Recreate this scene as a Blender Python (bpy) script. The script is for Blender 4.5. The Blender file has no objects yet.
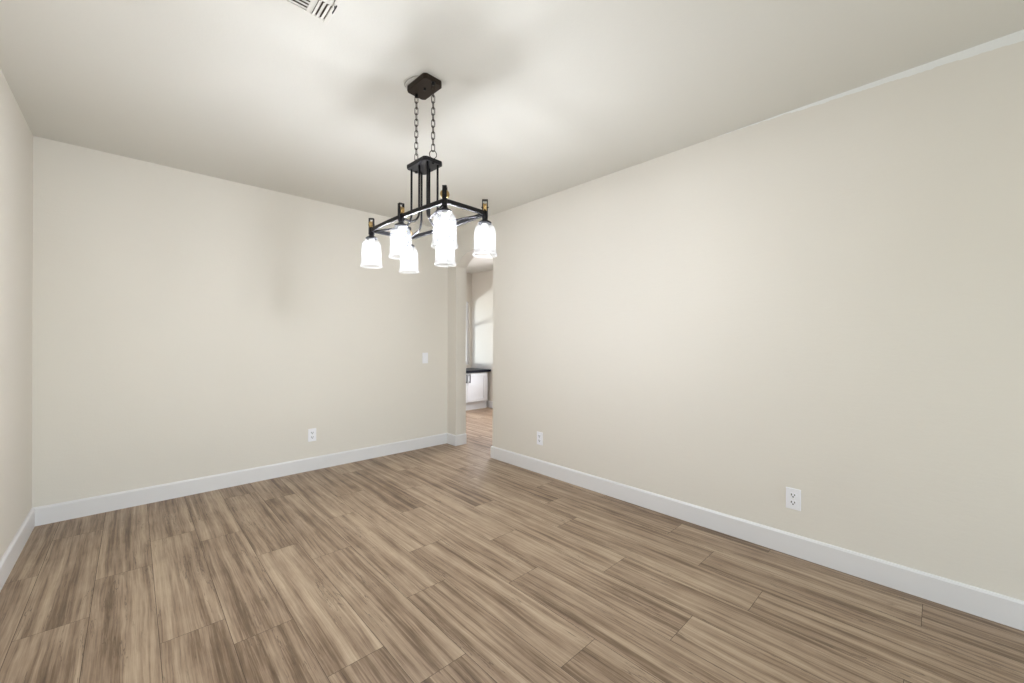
import bpy, bmesh, math, random
from mathutils import Vector, Matrix
random.seed(7)
S = bpy.context.scene
COL = S.collection
PI = math.pi

# ------------------------------------------------------------------ camera
F_PX, CY = 403.5538, 342.184
YAW, ROLL, CAM_H = 0.754753, 0.0032455, 1.302912
cam_d = bpy.data.cameras.new('camera')
cam = bpy.data.objects.new('camera', cam_d)
COL.objects.link(cam)
cam_d.sensor_width = 36.0
cam_d.lens = 36.0 * F_PX / 1024.0
cam_d.shift_y = (CY - 341.5) / 1024.0
cam_d.clip_start = 0.02
cam.matrix_world = (Matrix.Translation((0, 0, CAM_H)) @ Matrix.Rotation(-YAW, 4, 'Z')
                    @ Matrix.Rotation(PI / 2, 4, 'X') @ Matrix.Rotation(ROLL, 4, 'Z'))
S.camera = cam

# ------------------------------------------------------------------ colour management
S.view_settings.view_transform = 'Standard'
S.view_settings.look = 'None'
S.view_settings.gamma = 1.0
S.view_settings.use_curve_mapping = False
S.view_settings.exposure = 0.18

# ------------------------------------------------------------------ room dimensions (metres)
H = 2.74
XL, XR, YB = -0.511, 2.963, 4.365        # left wall, right wall, back wall
YF = -3.6                                # wall behind the camera, with the big window
TW = 0.157                               # thickness of the wall with the arch
XH = XR + TW                             # far face of that wall
XK, YK = 5.20, 6.774                     # far room: end wall and window wall
YH0 = 1.0                                # far room: near wall
A0, A1, ASP, ARISE = 3.464, 4.178, 2.246, 0.165   # arch opening
WF = (-0.15, 2.65, 0.35, 2.35)           # window behind the camera: x0 x1 z0 z1
WK = (3.75, 5.14, 0.83, 2.15)           # far room window
WG = (4.35, 5.75, 0.85, 2.10)            # unseen window added to light the far room, in its end wall: y0 y1 z0 z1

# ------------------------------------------------------------------ world and lights
W = bpy.data.worlds.new('sky')
S.world = W
W.use_nodes = True
wn = W.node_tree
bg = wn.nodes['Background']
sky = wn.nodes.new('ShaderNodeTexSky')
sky.sky_type = 'NISHITA'
sky.sun_disc = False
sky.sun_elevation = math.radians(50)
sky.sun_rotation = math.radians(200)
wn.links.new(sky.outputs[0], bg.inputs[0])
bg.inputs[1].default_value = 0.4


def area_light(name, loc, rot, sx, sy, power, color):
    l = bpy.data.lights.new(name, 'AREA')
    l.shape = 'RECTANGLE'
    l.size, l.size_y = sx, sy
    l.energy = power
    l.color = color
    o = bpy.data.objects.new(name, l)
    o.location = loc
    o.rotation_euler = rot
    COL.objects.link(o)
    return o


# daylight coming in through the window behind the camera
area_light('daylight_front_window', ((WF[0] + WF[1]) / 2, YF - 0.22, (WF[2] + WF[3]) / 2),
           (PI / 2 + math.radians(12), 0, 0), WF[1] - WF[0], WF[3] - WF[2], 80, (0.88, 0.965, 1.0))
# daylight in the far room
_p = Vector((3.05, YK + 3.1, 0.98))
_d = Vector((5.0, YK - 0.3, 1.45)) - _p
area_light('daylight_bright_patio', _p, _d.to_track_quat('-Z', 'Y').to_euler(), 0.8, 0.6, 165, (0.94, 0.97, 1.0))
# added light for the cabinet and hall floor, behind an unseen end-wall window
area_light('added_end_window_light', (XK + 0.2, (WG[0] + WG[1]) / 2, (WG[2] + WG[3]) / 2),
           (0, PI / 2 - math.radians(24), 0), WG[3] - WG[2], WG[1] - WG[0], 90, (1.0, 0.95, 1.0))


# ------------------------------------------------------------------ material helpers
def s2l(c):
    return tuple(((v / 255) / 12.92 if v / 255 <= 0.04045 else ((v / 255 + 0.055) / 1.055) ** 2.4) for v in c) + (1.0,)


def mat(name, rgb=(200, 200, 200), rough=0.5, metal=0.0, spec=0.5):
    m = bpy.data.materials.new(name)
    m.use_nodes = True
    b = m.node_tree.nodes['Principled BSDF']
    b.inputs['Base Color'].default_value = s2l(rgb)
    b.inputs['Roughness'].default_value = rough
    b.inputs['Metallic'].default_value = metal
    b.inputs['Specular IOR Level'].default_value = spec
    return m


class NT:
    """small helper around a node tree"""
    def __init__(self, m):
        self.t = m.node_tree
        self.bsdf = self.t.nodes.get('Principled BSDF')

    def n(self, kind, **kw):
        nd = self.t.nodes.new(kind)
        for k, v in kw.items():
            setattr(nd, k, v)
        return nd

    def l(self, a, b):
        self.t.links.new(a, b)

    def noise(self, vec, scale, detail=4, rough=0.5, dist=0.0):
        nd = self.n('ShaderNodeTexNoise')
        nd.inputs['Scale'].default_value = scale
        nd.inputs['Detail'].default_value = detail
        nd.inputs['Roughness'].default_value = rough
        nd.inputs['Distortion'].default_value = dist
        self.l(vec, nd.inputs['Vector'])
        return nd.outputs['Fac']

    def math(self, op, a, b=None, c=None, clamp=False):
        nd = self.n('ShaderNodeMath', operation=op, use_clamp=clamp)
        for i, v in enumerate((a, b, c)):
            if v is None:
                continue
            if isinstance(v, (int, float)):
                nd.inputs[i].default_value = v
            else:
                self.l(v, nd.inputs[i])
        return nd.outputs[0]

    def ramp(self, fac, stops, interp='LINEAR'):
        nd = self.n('ShaderNodeValToRGB')
        cr = nd.color_ramp
        cr.interpolation = interp
        while len(cr.elements) < len(stops):
            cr.elements.new(0.5)
        for e, (p, c) in zip(cr.elements, stops):
            e.position = p
            e.color = c if len(c) == 4 else s2l(c)
        self.l(fac, nd.inputs[0])
        return nd.outputs[0]

    def mix(self, fac, a, b, mode='MIX'):
        nd = self.n('ShaderNodeMix', data_type='RGBA', blend_type=mode)
        for i, v in ((0, fac), (6, a), (7, b)):
            if isinstance(v, (int, float)):
                nd.inputs[i].default_value = v
            elif isinstance(v, tuple):
                nd.inputs[i].default_value = v
            else:
                self.l(v, nd.inputs[i])
        return nd.outputs[2]

    def mapping(self, vec, scale):
        nd = self.n('ShaderNodeMapping')
        nd.inputs['Scale'].default_value = scale
        self.l(vec, nd.inputs['Vector'])
        return nd.outputs[0]

    def bump(self, h, strength, dist):
        nd = self.n('ShaderNodeBump')
        nd.inputs['Strength'].default_value = strength
        nd.inputs['Distance'].default_value = dist
        self.l(h, nd.inputs['Height'])
        self.l(nd.outputs[0], self.bsdf.inputs['Normal'])


def painted_wall(name, rgb, white_strip=False):
    m = mat(name, rgb, 0.62, 0, 0.25)
    g = NT(m)
    pos = g.n('ShaderNodeNewGeometry').outputs['Position']
    big = g.noise(pos, 1.3, 3, 0.5)
    c0 = s2l(rgb)
    c1 = tuple(v * 0.965 for v in c0[:3]) + (1,)
    col = g.mix(big, c0, c1)
    if white_strip:
        sep = g.n('ShaderNodeSeparateXYZ')
        g.l(pos, sep.inputs[0])
        w = g.n('ShaderNodeMapRange')
        w.inputs['From Min'].default_value = 1.12
        w.inputs['From Max'].default_value = -0.25
        w.inputs['To Min'].default_value = -0.004
        w.inputs['To Max'].default_value = 0.052
        g.l(sep.outputs[1], w.inputs['Value'])
        wob = g.math('MULTIPLY', g.math('SUBTRACT', g.noise(pos, 11, 5, 0.65), 0.5), 0.036)
        width = g.math('ADD', w.outputs[0], wob)
        d = g.math('SUBTRACT', H, sep.outputs[2])
        mask = g.math('MULTIPLY', g.math('SUBTRACT', width, d), 260, clamp=True)
        col = g.mix(mask, col, s2l((236, 236, 234)))
    g.l(col, g.bsdf.inputs['Base Color'])
    peel = g.noise(pos, 95, 3, 0.55)
    trowel = g.noise(g.mapping(pos, (7, 7, 26)), 1.6, 4, 0.6)
    hgt = g.math('ADD', g.math('MULTIPLY', peel, 0.5), g.math('MULTIPLY', trowel, 0.8))
    g.bump(hgt, 0.22, 0.004)
    return m


M_wall = painted_wall('wall_paint', (228, 223, 214))
M_wall_strip = painted_wall('wall_paint_unfinished_top', (228, 223, 214), True)
M_ceil = painted_wall('ceiling_paint', (226, 224, 217))
M_trim = mat('white_trim_gloss', (229, 228, 229), 0.35)
M_black = mat('blackened_steel', (26, 25, 28), 0.42, 0.6)
M_bronze = mat('oiled_bronze', (46, 35, 26), 0.5, 0.5)
M_brass = mat('aged_brass', (186, 156, 104), 0.4, 0.6)
M_plate = mat('white_plastic', (243, 243, 248), 0.35)
M_slot = mat('dark_slot', (32, 30, 30), 0.6)
M_vent = mat('vent_white_enamel', (224, 221, 214), 0.4)
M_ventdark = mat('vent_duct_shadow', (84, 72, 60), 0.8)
M_cab = mat('cabinet_white_lacquer', (226, 228, 230), 0.3)
M_counter = mat('black_navy_stone', (12, 14, 26), 0.35, 0, 0.12)
M_grout = mat('grout', (78, 66, 54), 0.8)
M_handle = mat('matt_black_paint', (14, 14, 18), 0.6, 0, 0.2)
M_wire = mat('thin_wire', (120, 112, 98), 0.5)

# bulbs and ribbed glass
M_bulb = bpy.data.materials.new('lit_bulb')
M_bulb.use_nodes = True
_t = M_bulb.node_tree
_t.nodes.clear()
_e = _t.nodes.new('ShaderNodeEmission')
_e.inputs[0].default_value = (0.965, 0.997, 1.06, 1)
_e.inputs[1].default_value = 405.0
_o = _t.nodes.new('ShaderNodeOutputMaterial')
_t.links.new(_e.outputs[0], _o.inputs[0])

# nearly clear ribbed glass with a trace of frosting that catches the bulb's light
M_glass = bpy.data.materials.new('ribbed_clear_glass')
M_glass.use_nodes = True
_t = M_glass.node_tree
_t.nodes.clear()
tr = _t.nodes.new('ShaderNodeBsdfTransparent')
tr.inputs[0].default_value = (0.93, 0.935, 0.94, 1)
tl = _t.nodes.new('ShaderNodeBsdfTranslucent')
tl.inputs[0].default_value = (0.95, 0.95, 0.95, 1)
df = _t.nodes.new('ShaderNodeBsdfDiffuse')
df.inputs[0].default_value = (0.95, 0.95, 0.95, 1)
gl = _t.nodes.new('ShaderNodeBsdfGlossy')
gl.inputs['Roughness'].default_value = 0.25
m1 = _t.nodes.new('ShaderNodeMixShader')
m1.inputs[0].default_value = 0.5
m2 = _t.nodes.new('ShaderNodeMixShader')
m2.name = 'frosting'
m2.inputs[0].default_value = 0.0075
m3 = _t.nodes.new('ShaderNodeMixShader')
m3.inputs[0].default_value = 0.0015
_o = _t.nodes.new('ShaderNodeOutputMaterial')
_t.links.new(tl.outputs[0], m1.inputs[1])
_t.links.new(df.outputs[0], m1.inputs[2])
_t.links.new(tr.outputs[0], m2.inputs[1])
_t.links.new(m1.outputs[0], m2.inputs[2])
_t.links.new(m2.outputs[0], m3.inputs[1])
_t.links.new(gl.outputs[0], m3.inputs[2])
_t.links.new(m3.outputs[0], _o.inputs[0])

M_rim = M_glass.copy()                        # the thick rolled lip at the bottom edge of a shade
M_rim.name = 'ribbed_glass_lip'
M_rim.node_tree.nodes['frosting'].inputs[0].default_value = 0.03

M_pane = bpy.data.materials.new('window_glass')
M_pane.use_nodes = True
_t = M_pane.node_tree
_t.nodes.clear()
tr = _t.nodes.new('ShaderNodeBsdfTransparent')
tr.inputs[0].default_value = (0.96, 0.98, 0.97, 1)
gl = _t.nodes.new('ShaderNodeBsdfGlossy')
gl.inputs['Roughness'].default_value = 0.02
mx = _t.nodes.new('ShaderNodeMixShader')
mx.inputs[0].default_value = 0.06
_o = _t.nodes.new('ShaderNodeOutputMaterial')
_t.links.new(tr.outputs[0], mx.inputs[1])
_t.links.new(gl.outputs[0], mx.inputs[2])
_t.links.new(mx.outputs[0], _o.inputs[0])


def plank_material():
    m = mat('wood_look_plank_tile', (170, 148, 122), 0.42, 0, 0.4)
    g = NT(m)
    uv = g.n('ShaderNodeUVMap', uv_map='planks').outputs[0]
    at = g.n('ShaderNodeAttribute', attribute_name='tone')
    tone = at.outputs['Fac']
    # coordinates: u across the plank (m), v along it (m), both shifted per plank
    warp = g.noise(g.mapping(uv, (3, 1.2, 1)), 1.0, 3, 0.5)
    wv = g.n('ShaderNodeCombineXYZ')
    g.l(g.math('MULTIPLY', g.math('SUBTRACT', warp, 0.5), 0.035), wv.inputs[0])
    va = g.n('ShaderNodeVectorMath', operation='ADD')
    g.l(uv, va.inputs[0])
    g.l(wv.outputs[0], va.inputs[1])
    p = va.outputs[0]
    bands = g.noise(g.mapping(p, (21, 0.60, 1)), 1.0, 5, 0.62, 0.15)
    streak = g.noise(g.mapping(p, (78, 1.5, 1)), 1.0, 6, 0.68, 0.1)
    blot = g.noise(g.mapping(p, (7, 3.2, 1)), 1.0, 4, 0.6)
    fine = g.noise(g.mapping(p, (210, 6, 1)), 1.0, 3, 0.6)
    v = g.math('ADD', g.math('MULTIPLY', bands, 0.86), g.math('MULTIPLY', streak, 0.48))
    v = g.math('ADD', v, g.math('MULTIPLY', blot, 0.26))
    v = g.math('ADD', v, g.math('MULTIPLY', fine, 0.26))
    v = g.math('SUBTRACT', v, 0.43)
    v = g.math('ADD', v, g.math('MULTIPLY', g.math('SUBTRACT', tone, 0.5), 0.19))
    col = g.ramp(v, [(0.27, (86, 67, 51)), (0.39, (120, 99, 78)), (0.49, (150, 128, 107)),
                     (0.60, (173, 152, 128)), (0.74, (191, 171, 147))])
    # thin dark grain cracks
    ridge = g.math('ABSOLUTE', g.math('SUBTRACT', g.noise(g.mapping(p, (17, 0.8, 1)), 1.0, 5, 0.6), 0.47))
    crack = g.math('MULTIPLY', g.math('SUBTRACT', 0.0085, ridge), 150, clamp=True)
    gate = g.math('MULTIPLY', g.math('SUBTRACT', g.noise(g.mapping(p, (5, 1.6, 1)), 1.0, 2, 0.5), 0.46), 9, clamp=True)
    col = g.mix(g.math('MULTIPLY', g.math('MULTIPLY', crack, gate), 0.72), col, s2l((82, 66, 52)))
    # faint cross-cut saw marks
    saw = g.noise(g.mapping(p, (9, 210, 1)), 1.0, 2, 0.5)
    sawg = g.math('MULTIPLY', g.math('SUBTRACT', saw, 0.5), 0.10)
    hv = g.n('ShaderNodeHueSaturation')
    g.l(col, hv.inputs['Color'])
    g.l(g.math('ADD', 1.0, sawg), hv.inputs['Value'])
    g.l(hv.outputs[0], g.bsdf.inputs['Base Color'])
    rr = g.math('ADD', 0.36, g.math('MULTIPLY', streak, 0.16))
    g.l(rr, g.bsdf.inputs['Roughness'])
    g.bump(g.math('ADD', streak, g.math('MULTIPLY', fine, 0.5)), 0.12, 0.002)
    return m


M_plank = plank_material()


# ------------------------------------------------------------------ geometry helpers
def obj(name, bm, material, parent=None, smooth=False, kind=None, bevel=0.0, seg=2):
    bmesh.ops.recalc_face_normals(bm, faces=bm.faces)
    me = bpy.data.meshes.new(name)
    bm.to_mesh(me)
    bm.free()
    for mm in (material if isinstance(material, (list, tuple)) else [material]):
        me.materials.append(mm)
    o = bpy.data.objects.new(name, me)
    COL.objects.link(o)
    if smooth:
        for p in me.polygons:
            p.use_smooth = True
    if parent is not None:
        o.parent = parent
    if kind:
        o['kind'] = kind
    if bevel:
        md = o.modifiers.new('bevel', 'BEVEL')
        md.width = bevel
        md.segments = seg
        md.limit_method = 'ANGLE'
        md.angle_limit = math.radians(40)
    return o


def box(bm, x0, x1, y0, y1, z0, z1):
    vs = [bm.verts.new(p) for p in ((x0, y0, z0), (x1, y0, z0), (x1, y1, z0), (x0, y1, z0),
                                    (x0, y0, z1), (x1, y0, z1), (x1, y1, z1), (x0, y1, z1))]
    for f in ((0, 3, 2, 1), (4, 5, 6, 7), (0, 1, 5, 4), (1, 2, 6, 5), (2, 3, 7, 6), (3, 0, 4, 7)):
        bm.faces.new([vs[i] for i in f])
    return vs


def prism(bm, pts, axis, a0, a1):
    """extrude a closed 2D outline along an axis: 'X' pts=(y,z), 'Y' pts=(x,z), 'Z' pts=(x,y)"""
    def P(p, a):
        return {'X': (a, p[0], p[1]), 'Y': (p[0], a, p[1]), 'Z': (p[0], p[1], a)}[axis]
    lo = [bm.verts.new(P(p, a0)) for p in pts]
    hi = [bm.verts.new(P(p, a1)) for p in pts]
    bm.faces.new(lo[::-1])
    bm.faces.new(hi)
    n = len(pts)
    for i in range(n):
        j = (i + 1) % n
        bm.faces.new((lo[i], lo[j], hi[j], hi[i]))


def lathe(bm, prof, cx=0, cy=0, n=24, ribs=0, amp=0.0, cap=True):
    rings = []
    for r, z in prof:
        ring = []
        for k in range(n):
            a = 2 * PI * k / n
            rr = r * (1 + (amp * math.cos(ribs * a) if ribs else 0))
            ring.append(bm.verts.new((cx + rr * math.cos(a), cy + rr * math.sin(a), z)))
        rings.append(ring)
    for a, b in zip(rings, rings[1:]):
        for k in range(n):
            bm.faces.new((a[k], a[(k + 1) % n], b[(k + 1) % n], b[k]))
    if cap:
        bm.faces.new(rings[0][::-1])
        bm.faces.new(rings[-1])


def tube(bm, pts, r, n=10, closed=False):
    pts = [Vector(p) for p in pts]
    m = len(pts)
    rings = []
    up = None
    for i, p in enumerate(pts):
        if closed:
            t = (pts[(i + 1) % m] - pts[i - 1]).normalized()
        else:
            t = (pts[min(i + 1, m - 1)] - pts[max(i - 1, 0)]).normalized()
        if up is None:
            up = t.orthogonal().normalized()
        up = (up - t * up.dot(t))
        up.normalize()
        s = t.cross(up)
        rings.append([bm.verts.new(p + r * (math.cos(2 * PI * k / n) * up + math.sin(2 * PI * k / n) * s)) for k in range(n)])
    rng = range(m) if closed else range(m - 1)
    for i in rng:
        a, b = rings[i], rings[(i + 1) % m]
        off = 0
        if closed and i == m - 1:
            off = min(range(n), key=lambda q: (a[0].co - b[q].co).length)
        for k in range(n):
            bm.faces.new((a[k], a[(k + 1) % n], b[(k + 1 + off) % n], b[(k + off) % n]))
    if not closed:
        bm.faces.new(rings[0][::-1])
        bm.faces.new(rings[-1])


def thing(name, label, cat, loc=(0, 0, 0), rot=(0, 0, 0), group=None):
    o = bpy.data.objects.new(name, None)
    COL.objects.link(o)
    o.location = loc
    o.rotation_euler = rot
    o.empty_display_size = 0.05
    o['label'] = label
    o['category'] = cat
    if group:
        o['group'] = group
    return o


def tag(o, label, cat, group=None):
    o['label'] = label
    o['category'] = cat
    if group:
        o['group'] = group
    return o


# ------------------------------------------------------------------ floor of wood-look plank tiles
PW, PL, PX0 = 0.2328, 1.214, -0.145
JOINTS = {-2: 3.43, -1: 2.75, 0: 3.15, 1: 2.30, 2: 2.08, 3: 1.63, 4: 1.36, 5: 1.86, 6: 1.04, 7: 1.60,
          8: 0.81, 9: 1.31, 10: 0.64, 11: 0.97, 12: 0.06, 13: 1.95}
TONES = {(-1, 0): .46, (-1, 1): .35, (0, 0): .42, (0, -1): .50, (1, -1): .35, (1, 0): .62, (2, 0): .45, (2, -1): .32,
         (3, 0): .75, (3, -1): .35, (4, 0): .48, (4, 1): .42, (4, -1): .30, (5, 0): .70, (5, -1): .50,
         (6, 1): .82, (6, 0): .50, (7, 0): .60, (7, 1): .45, (6, -1): .42, (7, -1): .55, (8, 1): .72,
         (8, 0): .48, (9, 0): .66, (9, 1): .34, (9, 2): .78, (10, 0): .52, (10, 1): .72, (10, -1): .40,
         (11, 0): .60, (11, -1): .45, (12, 0): .62, (12, -1): .30, (12, 1): .45, (13, 0): .35}


def plank_floor(name, x0, x1, y0, y1, seed):
    rnd = random.Random(seed)
    bm = bmesh.new()
    uvl = bm.loops.layers.uv.new('planks')
    tn = bm.verts.layers.float.new('tone')
    g = 0.0010
    k0 = math.floor((x0 - PX0) / PW)
    k1 = math.ceil((x1 - PX0) / PW)
    for k in range(k0, k1):
        xa, xb = max(x0, PX0 + k * PW + g), min(x1, PX0 + (k + 1) * PW - g)
        if xb - xa < 0.003:
            continue
        j = JOINTS.get(k, rnd.uniform(0, PL))
        n0 = math.floor((y0 - j) / PL)
        n1 = math.ceil((y1 - j) / PL)
        for n in range(n0, n1):
            ya, yb = max(y0, j + n * PL + g), min(y1, j + (n + 1) * PL - g)
            if yb - ya < 0.003:
                continue
            t = TONES.get((k, n), rnd.uniform(0.3, 0.7))
            du, dv = rnd.uniform(0, 40), rnd.uniform(0, 40)
            vs = [bm.verts.new(p) for p in ((xa, ya, 0), (xb, ya, 0), (xb, yb, 0), (xa, yb, 0))]
            for v in vs:
                v[tn] = t
            f = bm.faces.new(vs)
            for lp in f.loops:
                lp[uvl].uv = (lp.vert.co.x + du, lp.vert.co.y + dv)
    # grout bed just under the planks, part of the same slab
    nb = len(bm.faces)
    box(bm, x0, x1, y0, y1, -0.06, -0.0012)
    bm.faces.ensure_lookup_table()
    for f in bm.faces[nb:]:
        f.material_index = 1
    me = bpy.data.meshes.new(name)
    bm.to_mesh(me)
    bm.free()
    me.materials.append(M_plank)
    me.materials.append(M_grout)
    o = bpy.data.objects.new(name, me)
    COL.objects.link(o)
    o['kind'] = 'structure'
    return o


plank_floor('floor', XL - 0.1, XK + 0.1, YF - 0.1, YK + 0.1, 3)

# ------------------------------------------------------------------ walls and ceiling
bm = bmesh.new()
box(bm, XL - 0.1, XK + 0.1, YF - 0.1, YK + 0.1, H, H + 0.08)
obj('ceiling', bm, M_ceil, kind='structure')

bm = bmesh.new()
box(bm, XL - 0.12, XL, YF - 0.14, YB + 0.1, 0, H)
obj('wall_left', bm, M_wall, kind='structure')

bm = bmesh.new()
box(bm, XL, XR, YB, YB + 0.1, 0, H)
obj('wall_back', bm, M_wall, kind='structure')

# wall with the arched opening
R_ARC = ((A1 - A0) ** 2 / 4 + ARISE ** 2) / (2 * ARISE)
yc, zc = (A0 + A1) / 2, ASP + ARISE - R_ARC
half = math.asin((A1 - A0) / 2 / R_ARC)
arc = [(yc + R_ARC * math.sin(half - 2 * half * i / 28), zc + R_ARC * math.cos(half - 2 * half * i / 28)) for i in range(29)]
outl = [(YF, 0), (A0, 0)] + arc[::-1] + [(A1, 0), (YK + 0.1, 0), (YK + 0.1, H), (YF, H)]
bm = bmesh.new()
prism(bm, outl, 'X', XR, XH)
o = obj('wall_right', bm, M_wall_strip, kind='structure')


def wall_with_hole(name, x0, x1, y0, y1, hx0, hx1, hz0, hz1, material):
    bm = bmesh.new()
    box(bm, x0, hx0, y0, y1, 0, H)
    box(bm, hx1, x1, y0, y1, 0, H)
    if hz0 > 0.03:
        box(bm, hx0, hx1, y0, y1, 0, hz0)
    box(bm, hx0, hx1, y0, y1, hz1, H)
    return obj(name, bm, material, kind='structure')


wall_with_hole('wall_front', XL, XR, YF - 0.14, YF, *WF, M_wall)
wall_with_hole('wall_hall_window', XH, XK, YK, YK + 0.14, *WK, M_wall)
bm = bmesh.new()
box(bm, XH, XK, YH0 - 0.14, YH0, 0, H)
obj('wall_hall_front', bm, M_wall, kind='structure')
bm = bmesh.new()
box(bm, XK, XK + 0.12, YH0 - 0.14, WG[0], 0, H)
box(bm, XK, XK + 0.12, WG[1], YK + 0.14, 0, H)
box(bm, XK, XK + 0.12, WG[0], WG[1], 0, WG[2])
box(bm, XK, XK + 0.12, WG[0], WG[1], WG[3], H)
obj('wall_hall_end', bm, M_wall, kind='structure')


# windows: casing, sashes and panes
def window(n, hx0, hx1, hz0, hz1, ya, yb, rail_z, room_side):
    """room_side: -1 when the room lies towards -Y"""
    bm = bmesh.new()
    ym = (ya + yb) / 2
    fw = 0.045
    for a in ((hx0, hx0 + fw, hz0, hz1), (hx1 - fw, hx1, hz0, hz1), (hx0 + fw, hx1 - fw, hz0, hz0 + fw), (hx0 + fw, hx1 - fw, hz1 - fw, hz1)):
        box(bm, a[0], a[1], ym - 0.03, ym + 0.03, a[2], a[3])
    box(bm, hx0 + fw, hx1 - fw, ym - 0.022, ym + 0.022, rail_z - 0.02, rail_z + 0.02)
    mid = (hx0 + hx1) / 2
    box(bm, mid - 0.02, mid + 0.02, ym - 0.02, ym + 0.02, hz0 + fw, rail_z - 0.03)
    box(bm, mid - 0.02, mid + 0.02, ym - 0.02, ym + 0.02, rail_z + 0.03, hz1 - fw)
    o = obj('window_%d' % n, bm, M_trim, kind='structure')
    bm = bmesh.new()
    box(bm, hx0 + fw, hx1 - fw, ym - 0.003, ym + 0.003, hz0 + fw, hz1 - fw)
    obj('pane', bm, M_pane, parent=o)
    return o


window(1, *WF, YF - 0.14, YF, 1.35, 1)
window(2, *WK, YK, YK + 0.14, 1.614, -1)
# added unseen window for the end light, built alike, turned to face along X
w3 = window(3, *WG, -0.06, 0.06, 1.5, 1)
w3.rotation_euler = (0, 0, PI / 2)
w3.location = (XK + 0.06, 0, 0)

# ------------------------------------------------------------------ baseboards
BH, BT = 0.131, 0.015
prof = [(0, 0), (BT, 0), (BT, BH - 0.012), (BT - 0.006, BH - 0.002), (BT - 0.010, BH), (0, BH)]


def baseboard(name, path, closed=False):
    """path: 2D points; the board stands on the left-hand side of the walking direction"""
    bm = bmesh.new()
    P = [Vector((p[0], p[1])) for p in path]
    rings = []
    for i, p in enumerate(P):
        if i == 0:
            d = (P[1] - P[0]).normalized()
            off = Vector((-d.y, d.x))
        elif i == len(P) - 1:
            d = (P[-1] - P[-2]).normalized()
            off = Vector((-d.y, d.x))
        else:
            d0 = (P[i] - P[i - 1]).normalized()
            d1 = (P[i + 1] - P[i]).normalized()
            n0, n1 = Vector((-d0.y, d0.x)), Vector((-d1.y, d1.x))
            off = (n0 + n1) / (1 + n0.dot(n1))
        rings.append([bm.verts.new((p.x + off.x * u, p.y + off.y * u, z)) for u, z in prof])
    for a, b in zip(rings, rings[1:]):
        for k in range(len(prof)):
            kk = (k + 1) % len(prof)
            bm.faces.new((a[k], a[kk], b[kk], b[k]))
    bm.faces.new(rings[0][::-1])
    bm.faces.new(rings[-1])
    return obj(name, bm, M_trim, kind='structure')


baseboard('baseboard_left', [(XL, YB), (XL, YF)])
# round the far jamb of the arch, the stub of wall and along the back wall
baseboard('baseboard_back', [(XH, A1), (XR, A1), (XR, YB), (XL, YB)])
baseboard('baseboard_right', [(XR, YF), (XR, A0), (XH, A0)])
baseboard('baseboard_hall', [(XK, YH0), (XK, YK)])


# ------------------------------------------------------------------ outlets and switch
def outlet(label, loc, rotz):
    t = thing('electrical_outlet', label, 'outlet', loc, (0, 0, rotz), 'electrical outlets low on the walls')
    # local: plate lies in XZ, faces -Y
    bm = bmesh.new()
    box(bm, -0.039, 0.039, -0.007, 0.0, -0.0645, 0.0645)
    obj('wall_plate', bm, M_plate, t, bevel=0.003)
    for s in (-1, 1):
        bm = bmesh.new()
        pts = []
        for k in range(20):
            a = 2 * PI * k / 20
            x, z = 0.0195 * math.cos(a), 0.0175 * math.sin(a)
            z = max(-0.0145, min(0.0145, z))
            pts.append((x, z + s * 0.0225))
        prism(bm, pts, 'Y', -0.0095, -0.006)
        r = obj('receptacle', bm, M_plate, t)
        bm = bmesh.new()
        zc_ = s * 0.0225
        box(bm, -0.0105, -0.0058, -0.0103, -0.009, zc_ - 0.002, zc_ + 0.0095)
        box(bm, 0.0058, 0.0105, -0.0103, -0.009, zc_ - 0.001, zc_ + 0.0085)
        prism(bm, [(0.0042 * math.cos(2 * PI * k / 10), zc_ - 0.0085 + 0.0042 * math.sin(2 * PI * k / 10)) for k in range(10)],
              'Y', -0.0101, -0.009)
        obj('slots', bm, M_slot, r)
    bm = bmesh.new()
    prism(bm, [(0.003 * math.cos(2 * PI * k / 12), 0.003 * math.sin(2 * PI * k / 12)) for k in range(12)], 'Y', -0.0085, -0.006)
    obj('screw', bm, M_vent, t)
    return t


outlet('largest white duplex outlet, above the baseboard of the long bare wall', (XR, 0.620, 0.346), -PI / 2)
outlet('small white duplex outlet on the long wall near the arched opening', (XR, 2.738, 0.345), -PI / 2)
outlet('white duplex outlet low on the wall behind the chandelier', (1.328, YB, 0.357), 0)

t = thing('light_switch', 'white rocker light switch at hand height beside the arched opening', 'light switch', (2.632, YB, 1.104))
bm = bmesh.new()
box(bm, -0.039, 0.039, -0.007, 0, -0.066, 0.066)
obj('wall_plate', bm, M_plate, t, bevel=0.003)
bm = bmesh.new()
prism(bm, [(-0.0065, -0.034), (-0.0125, -0.034), (-0.0085, 0.0), (-0.0075, 0.034), (-0.0065, 0.034)], 'X', -0.017, 0.017)
obj('rocker', bm, M_plate, t, bevel=0.001)

# ------------------------------------------------------------------ ceiling register
t = thing('ceiling_vent', 'white louvred air register set into the ceiling', 'air vent', (0.5375, 1.725, H))
cx, cy = 0.5375, 1.725
VX0, VX1, VY0, VY1 = 0.438, 0.637, 1.545, 1.905
bm = bmesh.new()
zf0, zf1 = H - 0.007, H - 0.001


def vb(bm, x0, x1, y0, y1, z0, z1):
    box(bm, x0 - cx, x1 - cx, y0 - cy, y1 - cy, z0 - H, z1 - H)


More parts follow.
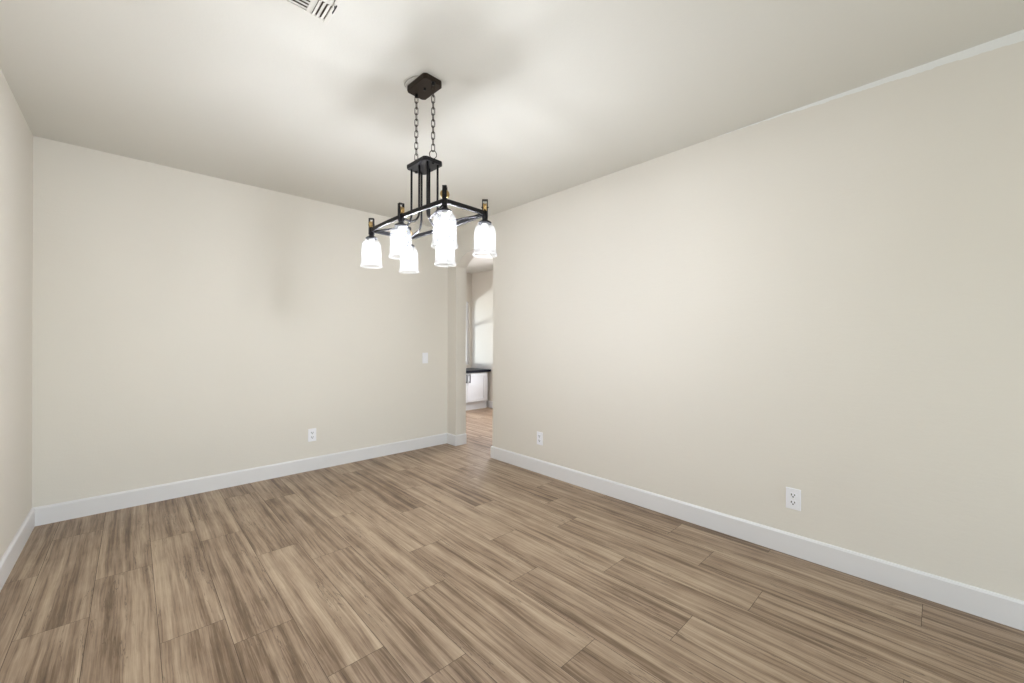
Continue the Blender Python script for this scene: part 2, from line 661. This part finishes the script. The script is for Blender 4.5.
vb(bm, VX0, 0.458, VY0, VY1, zf0, zf1)
vb(bm, 0.618, VX1, VY0, VY1, zf0, zf1)
vb(bm, 0.458, 0.618, 1.884, VY1, zf0, zf1)
vb(bm, 0.458, 0.618, VY0, 1.566, zf0, zf1)
vb(bm, 0.543, 0.565, 1.566, 1.884, zf0, zf1)
vb(bm, 0.565, 0.618, 1.758, 1.784, zf0, zf1)
vb(bm, 0.565, 0.618, 1.650, 1.670, zf0, zf1)
obj('frame', bm, M_vent, t, bevel=0.0015)
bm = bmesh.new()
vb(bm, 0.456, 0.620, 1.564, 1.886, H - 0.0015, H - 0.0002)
obj('duct_shade_sheet', bm, M_ventdark, t)  # flat dark sheet, its colour stands for the shade inside the duct


def slat_x(yc_, x0, x1):
    bm = bmesh.new()
    pts = [(yc_ - 0.0095, H - 0.0095), (yc_ - 0.0088, H - 0.0105), (yc_ + 0.0082, H - 0.0040), (yc_ + 0.0075, H - 0.0030)]
    prism(bm, [(a - cy, b - H) for a, b in pts], 'X', x0 - cx, x1 - cx)
    obj('slat', bm, M_vent, t)


def slat_y(xc_, y0, y1, s=1):
    bm = bmesh.new()
    pts = [(xc_ - s * 0.0075, H - 0.0110), (xc_ - s * 0.0068, H - 0.0120), (xc_ + s * 0.0066, H - 0.0040), (xc_ + s * 0.0058, H - 0.0030)]
    prism(bm, [(a - cx, b - H) for a, b in pts], 'Y', y0 - cy, y1 - cy)
    obj('slat', bm, M_vent, t)


k = 0
while 1.873 - 0.0197 * k > 1.57:
    slat_x(1.873 - 0.0197 * k, 0.458, 0.543)
    k += 1
for xx in (0.5725, 0.590, 0.6075):
    slat_y(xx, 1.784, 1.884)
    slat_y(xx, 1.670, 1.758)
    slat_y(xx, 1.566, 1.650)
bm = bmesh.new()
vb(bm, 0.6235, 0.6265, 1.750, 1.802, H - 0.024, H - 0.018)
vb(bm, 0.6235, 0.6265, 1.772, 1.778, H - 0.020, H - 0.006)
obj('damper_lever', bm, M_slot, t)

# ------------------------------------------------------------------ chandelier
CX, CYY = 1.180, 1.970
RX, RM, PY = 0.1273, 0.1442, 0.3617     # half width at the ends and in the middle, spacing along
ch = thing('chandelier', 'black six-light chandelier with ribbed glass shades and brass pulleys hanging on two chains', 'chandelier',
           (CX, CYY, H), (0, 0, 0.0473))


def cb(bm, x0, x1, y0, y1, z0, z1):
    return box(bm, x0, x1, y0, y1, z0 - H, z1 - H)


def chamfered(hx, hy, c):
    return [(-hx + c, -hy), (hx - c, -hy), (hx, -hy + c), (hx, hy - c), (hx - c, hy), (-hx + c, hy), (-hx, hy - c), (-hx, -hy + c)]


bm = bmesh.new()
prism(bm, [(x + 0.003, y + 0.007) for x, y in chamfered(0.060, 0.093, 0.014)], 'Z', -0.030, 0.0)
canopy = obj('canopy', bm, M_bronze, ch, bevel=0.002)
bm = bmesh.new()
lathe(bm, [(0.006, -0.039), (0.0085, -0.036), (0.0085, -0.030)], n=12)
obj('knob', bm, M_black, canopy, smooth=True)
for s in (-1, 1):
    bm = bmesh.new()
    lathe(bm, [(0.006, -0.046), (0.010, -0.042), (0.010, -0.030)], cy=s * 0.082, n=12)
    obj('chain_hanger', bm, M_black, canopy, smooth=True)

# suspension chains
ZP1, ZP0 = 2.293, 2.272           # small plate top and bottom


def link_pts(zc_, turned, L=0.021, w=0.0092):
    pts = []
    for k in range(20):
        a = 2 * PI * k / 20
        x, z = w * math.cos(a), math.sin(a) * w
        z += (L - w) * (1 if z > 1e-9 else (-1 if z < -1e-9 else 0))
        pts.append((0, x, z) if turned else (x, 0, z))
    return [(p[0], p[1], p[2] + zc_) for p in pts]


for s in (-1, 1):
    bm = bmesh.new()
    ztop, zbot = H - 0.040, ZP1 + (0.045 if s < 0 else 0.012)
    n = 12 if s > 0 else 11
    pitch = (ztop - zbot) / n
    for i in range(n):
        zc_ = ztop - pitch * (i + 0.5)
        pts = link_pts(zc_ - H, i % 2 == 0)
        q = []
        for p in pts:
            v = Matrix.Rotation(math.radians(38), 3, 'Z') @ Vector(p)
            q.append((v.x, v.y + s * 0.082, v.z))
        tube(bm, q, 0.0021, 6, closed=True)
    obj('chain', bm, M_bronze, ch, smooth=True)
bm = bmesh.new()
q = []
for k in range(24):
    a = 2 * PI * k / 24
    v = Matrix.Rotation(math.radians(-30), 3, 'Z') @ Vector((0.019 * math.cos(a), 0, 0.022 * math.sin(a)))
    q.append((v.x, v.y - 0.082, v.z + ZP1 + 0.025 - H))
tube(bm, q, 0.0022, 8, closed=True)
obj('hanging_ring', bm, M_bronze, ch, smooth=True)
# loose wire loop beside the canopy
bm = bmesh.new()
q = []
for k in range(15):
    a = PI * k / 14
    q.append((-0.058 - 0.030 * math.sin(a), 0.030 - 0.066 * math.cos(a) * -1, -0.004 - 0.004 * math.sin(a)))
tube(bm, q, 0.0012, 6)
obj('wire', bm, M_wire, ch, smooth=True)

bm = bmesh.new()
prism(bm, chamfered(0.061, 0.096, 0.014), 'Z', ZP0 - H, ZP1 - H)
plate = obj('mounting_plate', bm, M_black, ch, bevel=0.002)
for s in (-1, 1):
    bm = bmesh.new()
    lathe(bm, [(0.008, ZP0 - 0.007 - H), (0.008, ZP0 - H)], cy=s * 0.082, n=12)
    obj('nut', bm, M_black, plate)

# rectangular bar frame
ZB0, ZB1 = 1.956, 1.978
# the bar is bent into a loop: sides that bow out slightly, ends with rounded corners
BTK = 0.006


def frame_loop(grow):
    rx, rm, ry, rc = RX + grow + 0.004, RM + grow, PY + grow + 0.004, 0.030 + grow
    q = []
    for sx, sy in ((1, -1), (1, 1), (-1, 1), (-1, -1)):
        cxx, cyy = sx * (rx - rc), sy * (ry - rc)
        a0 = {(1, -1): -90, (1, 1): 0, (-1, 1): 90, (-1, -1): 180}[(sx, sy)]
        for k in range(9):
            a = math.radians(a0 + 90 * k / 8)
            q.append((cxx + rc * math.cos(a), cyy + rc * math.sin(a)))
        if (sx, sy) in ((1, -1), (-1, 1)):
            for k in range(1, 12):
                tt = k / 12
                yy = cyy * (1 - 2 * tt)
                q.append((sx * (rx + (rm - rx) * math.sin(PI * tt)), yy))
    return q


bm = bmesh.new()
ol, il = frame_loop(BTK), frame_loop(-BTK)
vo = [[bm.verts.new((p[0], p[1], z - H)) for p in ol] for z in (ZB0, ZB1)]
vi = [[bm.verts.new((p[0], p[1], z - H)) for p in il] for z in (ZB0, ZB1)]
for k in range(len(ol)):
    j = (k + 1) % len(ol)
    bm.faces.new((vo[0][k], vo[0][j], vo[1][j], vo[1][k]))
    bm.faces.new((vi[0][k], vi[1][k], vi[1][j], vi[0][j]))
    bm.faces.new((vo[0][k], vi[0][k], vi[0][j], vo[0][j]))
    bm.faces.new((vo[1][k], vo[1][j], vi[1][j], vi[1][k]))
obj('bar_frame', bm, M_black, ch, bevel=0.002)

# six rods: down from the plate, curling outward to each light
for sx in (-1, 1):
    for iy in (-1, 0, 1):
        x0, y0 = sx * 0.033, iy * 0.078
        x1, y1 = sx * ((RX if iy else RM) - 0.006), iy * (PY - 0.006)
        d = Vector((x1 - x0, y1 - y0))
        L = d.length
        d.normalize()
        zend = ZB0 - 0.002
        r = min(0.062, L * 0.62)
        pts = [(x0, y0, ZP0 - H), (x0, y0, 2.15 - H)]
        for k in range(11):
            a = PI / 2 * k / 10
            pts.append((x0 + d.x * r * (1 - math.cos(a)), y0 + d.y * r * (1 - math.cos(a)), zend + r - r * math.sin(a) - H))
        pts.append((x1, y1, zend + 0.006 - H))
        bm = bmesh.new()
        tube(bm, pts, 0.0058, 10)
        obj('rod', bm, M_black, ch, smooth=True)

# shade profile (outer then inner, one closed wall of glass)
Z_TOP, Z_BOT = 1.915, 1.752
outer = [(0.0300, 1.9145), (0.0355, 1.912), (0.0400, 1.907), (0.0480, 1.896), (0.0535, 1.884), (0.0552, 1.870), (0.0556, 1.850), (0.0564, 1.815),
         (0.0575, 1.785), (0.0590, 1.768), (0.0618, 1.760), (0.0632, 1.755), (0.0628, 1.749)]
inner = [(r - 0.0035, z) for r, z in outer[::-1]]
inner[0] = (0.0590, 1.749)


def light_unit(px, py, axis_deg, first=None):
    parts = []
    c = Vector((px, py, 0))
    # socket cup with post, going through the bar
    bm = bmesh.new()
    lathe(bm, [(0.034, 1.914 - H), (0.034, 1.920 - H), (0.028, 1.925 - H), (0.019, 1.929 - H), (0.0135, 1.936 - H), (0.0115, 1.945 - H),
               (0.0115, 1.985 - H)], px, py, 20)
    cup = obj('socket_cup', bm, M_black, ch)
    for p in cup.data.polygons:
        p.use_smooth = len(p.vertices) == 4
    bm = bmesh.new()
    lathe(bm, [(0.0165, 1.872 - H), (0.0165, 1.912 - H)], px, py, 16)
    obj('lamp_socket', bm, M_vent, cup)
    # yoke holding the pulley wheel
    rot = Matrix.Rotation(math.radians(axis_deg), 3, 'Z')
    bm = bmesh.new()
    for s in (-1, 1):
        vs = box(bm, s * 0.0125 - 0.0022, s * 0.0125 + 0.0022, -0.0105, 0.0105, 1.940 - H, 2.036 - H)
    box(bm, -0.0147, 0.0147, -0.0105, 0.0105, 2.032 - H, 2.037 - H)
    for s in (-1, 1):
        prism(bm, [(0.004 * math.cos(2 * PI * k / 8), 1.998 - H + 0.004 * math.sin(2 * PI * k / 8)) for k in range(8)], 'X',
              s * 0.0165 - 0.002, s * 0.0165 + 0.002)
    for v in bm.verts:
        v.co = rot @ v.co + c
    yoke = obj('pulley_yoke', bm, M_black, ch, bevel=0.0008, seg=1)
    bm = bmesh.new()
    lathe(bm, [(0.006, -0.0085), (0.021, -0.0085), (0.0215, -0.006), (0.0165, 0.0), (0.0215, 0.006), (0.021, 0.0085), (0.006, 0.0085)], n=24)
    R2 = rot @ Matrix.Rotation(PI / 2, 3, 'Y')
    for v in bm.verts:
        v.co = R2 @ v.co + c + Vector((0, 0, 1.998 - H))
    obj('pulley_wheel', bm, M_brass, yoke)
    # ribbed glass shade, open at the bottom
    bm = bmesh.new()
    n = 72
    rings = []
    for r, z in outer + inner:
        amp = 0.010 if z < 1.905 else 0.0
        rings.append([bm.verts.new((px + r * (1 + amp * math.cos(24 * 2 * PI * k / n)) * math.cos(2 * PI * k / n),
                                    py + r * (1 + amp * math.cos(24 * 2 * PI * k / n)) * math.sin(2 * PI * k / n), z - H)) for k in range(n)])
    for a, b in zip(rings, rings[1:] + rings[:1]):
        for k in range(n):
            bm.faces.new((a[k], a[(k + 1) % n], b[(k + 1) % n], b[k]))
    shade = obj('glass_shade', bm, [M_glass, M_rim], ch, smooth=True)
    for p in shade.data.polygons:
        if p.center.z < 1.7605 - H:
            p.material_index = 1
    bm = bmesh.new()
    lathe(bm, [(0.011, 1.872), (0.013, 1.866), (0.019, 1.852), (0.0215, 1.840), (0.0225, 1.828), (0.0205, 1.815), (0.014, 1.805), (0.004, 1.801)],
          px, py, 16)
    for v in bm.verts:
        v.co.z -= H
    obj('bulb', bm, M_bulb, shade, smooth=True)


for sx, iy, ang in ((-1, -1, 45), (1, -1, -45), (-1, 0, 0), (1, 0, 0), (-1, 1, -45), (1, 1, 45)):
    # angle turns the wheel's axle outward from the frame's corner
    axis = math.degrees(math.atan2(iy, sx)) if iy else (0 if sx > 0 else 180)
    light_unit(sx * (RX if iy else RM), iy * PY, axis)

# ------------------------------------------------------------------ far room: base cabinet and worktop
YFR = 6.124
cab = thing('base_cabinet', 'white shaker base cabinet with black bar handles below the dark worktop in the next room', 'cabinet', (4.2, YFR, 0))
X0, X1 = XH + 0.01, 5.121


def kb(bm, x0, x1, y0, y1, z0, z1):
    box(bm, x0 - 4.2, x1 - 4.2, y0 - YFR, y1 - YFR, z0, z1)


bm = bmesh.new()
kb(bm, X0, X1, YFR + 0.02, YK - 0.002, 0.15, 0.718)
kb(bm, X0, X1, YFR + 0.055, YK - 0.002, 0.001, 0.15)
obj('carcass', bm, M_cab, cab)
DW = 0.453
xr = 5.062
for k in range(4):
    xa, xb = xr - DW, xr
    if xa < X0:
        break
    bm = bmesh.new()
    fr = 0.055
    kb(bm, xa, xa + fr, YFR, YFR + 0.02, 0.16, 0.705)
    kb(bm, xb - fr, xb, YFR, YFR + 0.02, 0.16, 0.705)
    kb(bm, xa + fr, xb - fr, YFR, YFR + 0.02, 0.16, 0.16 + fr)
    kb(bm, xa + fr, xb - fr, YFR, YFR + 0.02, 0.705 - fr, 0.705)
    kb(bm, xa + fr, xb - fr, YFR + 0.010, YFR + 0.0195, 0.16 + fr, 0.705 - fr)
    door = obj('door', bm, M_cab, cab)
    hx = (xa + 0.036) if k % 2 == 0 else (xb - 0.032)
    bm = bmesh.new()
    for zz in (0.545, 0.68):
        kb(bm, hx - 0.006, hx + 0.006, YFR - 0.03, YFR + 0.001, zz - 0.006, zz + 0.006)
    kb(bm, hx - 0.0075, hx + 0.0075, YFR - 0.04, YFR - 0.028, 0.53, 0.695)
    obj('handle', bm, M_handle, door)
    xr = xa - 0.006
bm = bmesh.new()
pts = [(X0, YK - 0.002), (X0, YFR - 0.035)]
for k in range(7):
    a = -PI / 2 + PI / 2 * k / 6
    pts.append((5.178 - 0.03 + 0.03 * math.cos(a), YFR - 0.035 + 0.03 + 0.03 * math.sin(a)))
pts.append((5.178, YK - 0.002))
bm = bmesh.new()
prism(bm, pts, 'Z', 0.7185, 0.763)
tag(obj('worktop', bm, M_counter, bevel=0.004), 'dark polished worktop on the white cabinet in the next room', 'worktop')
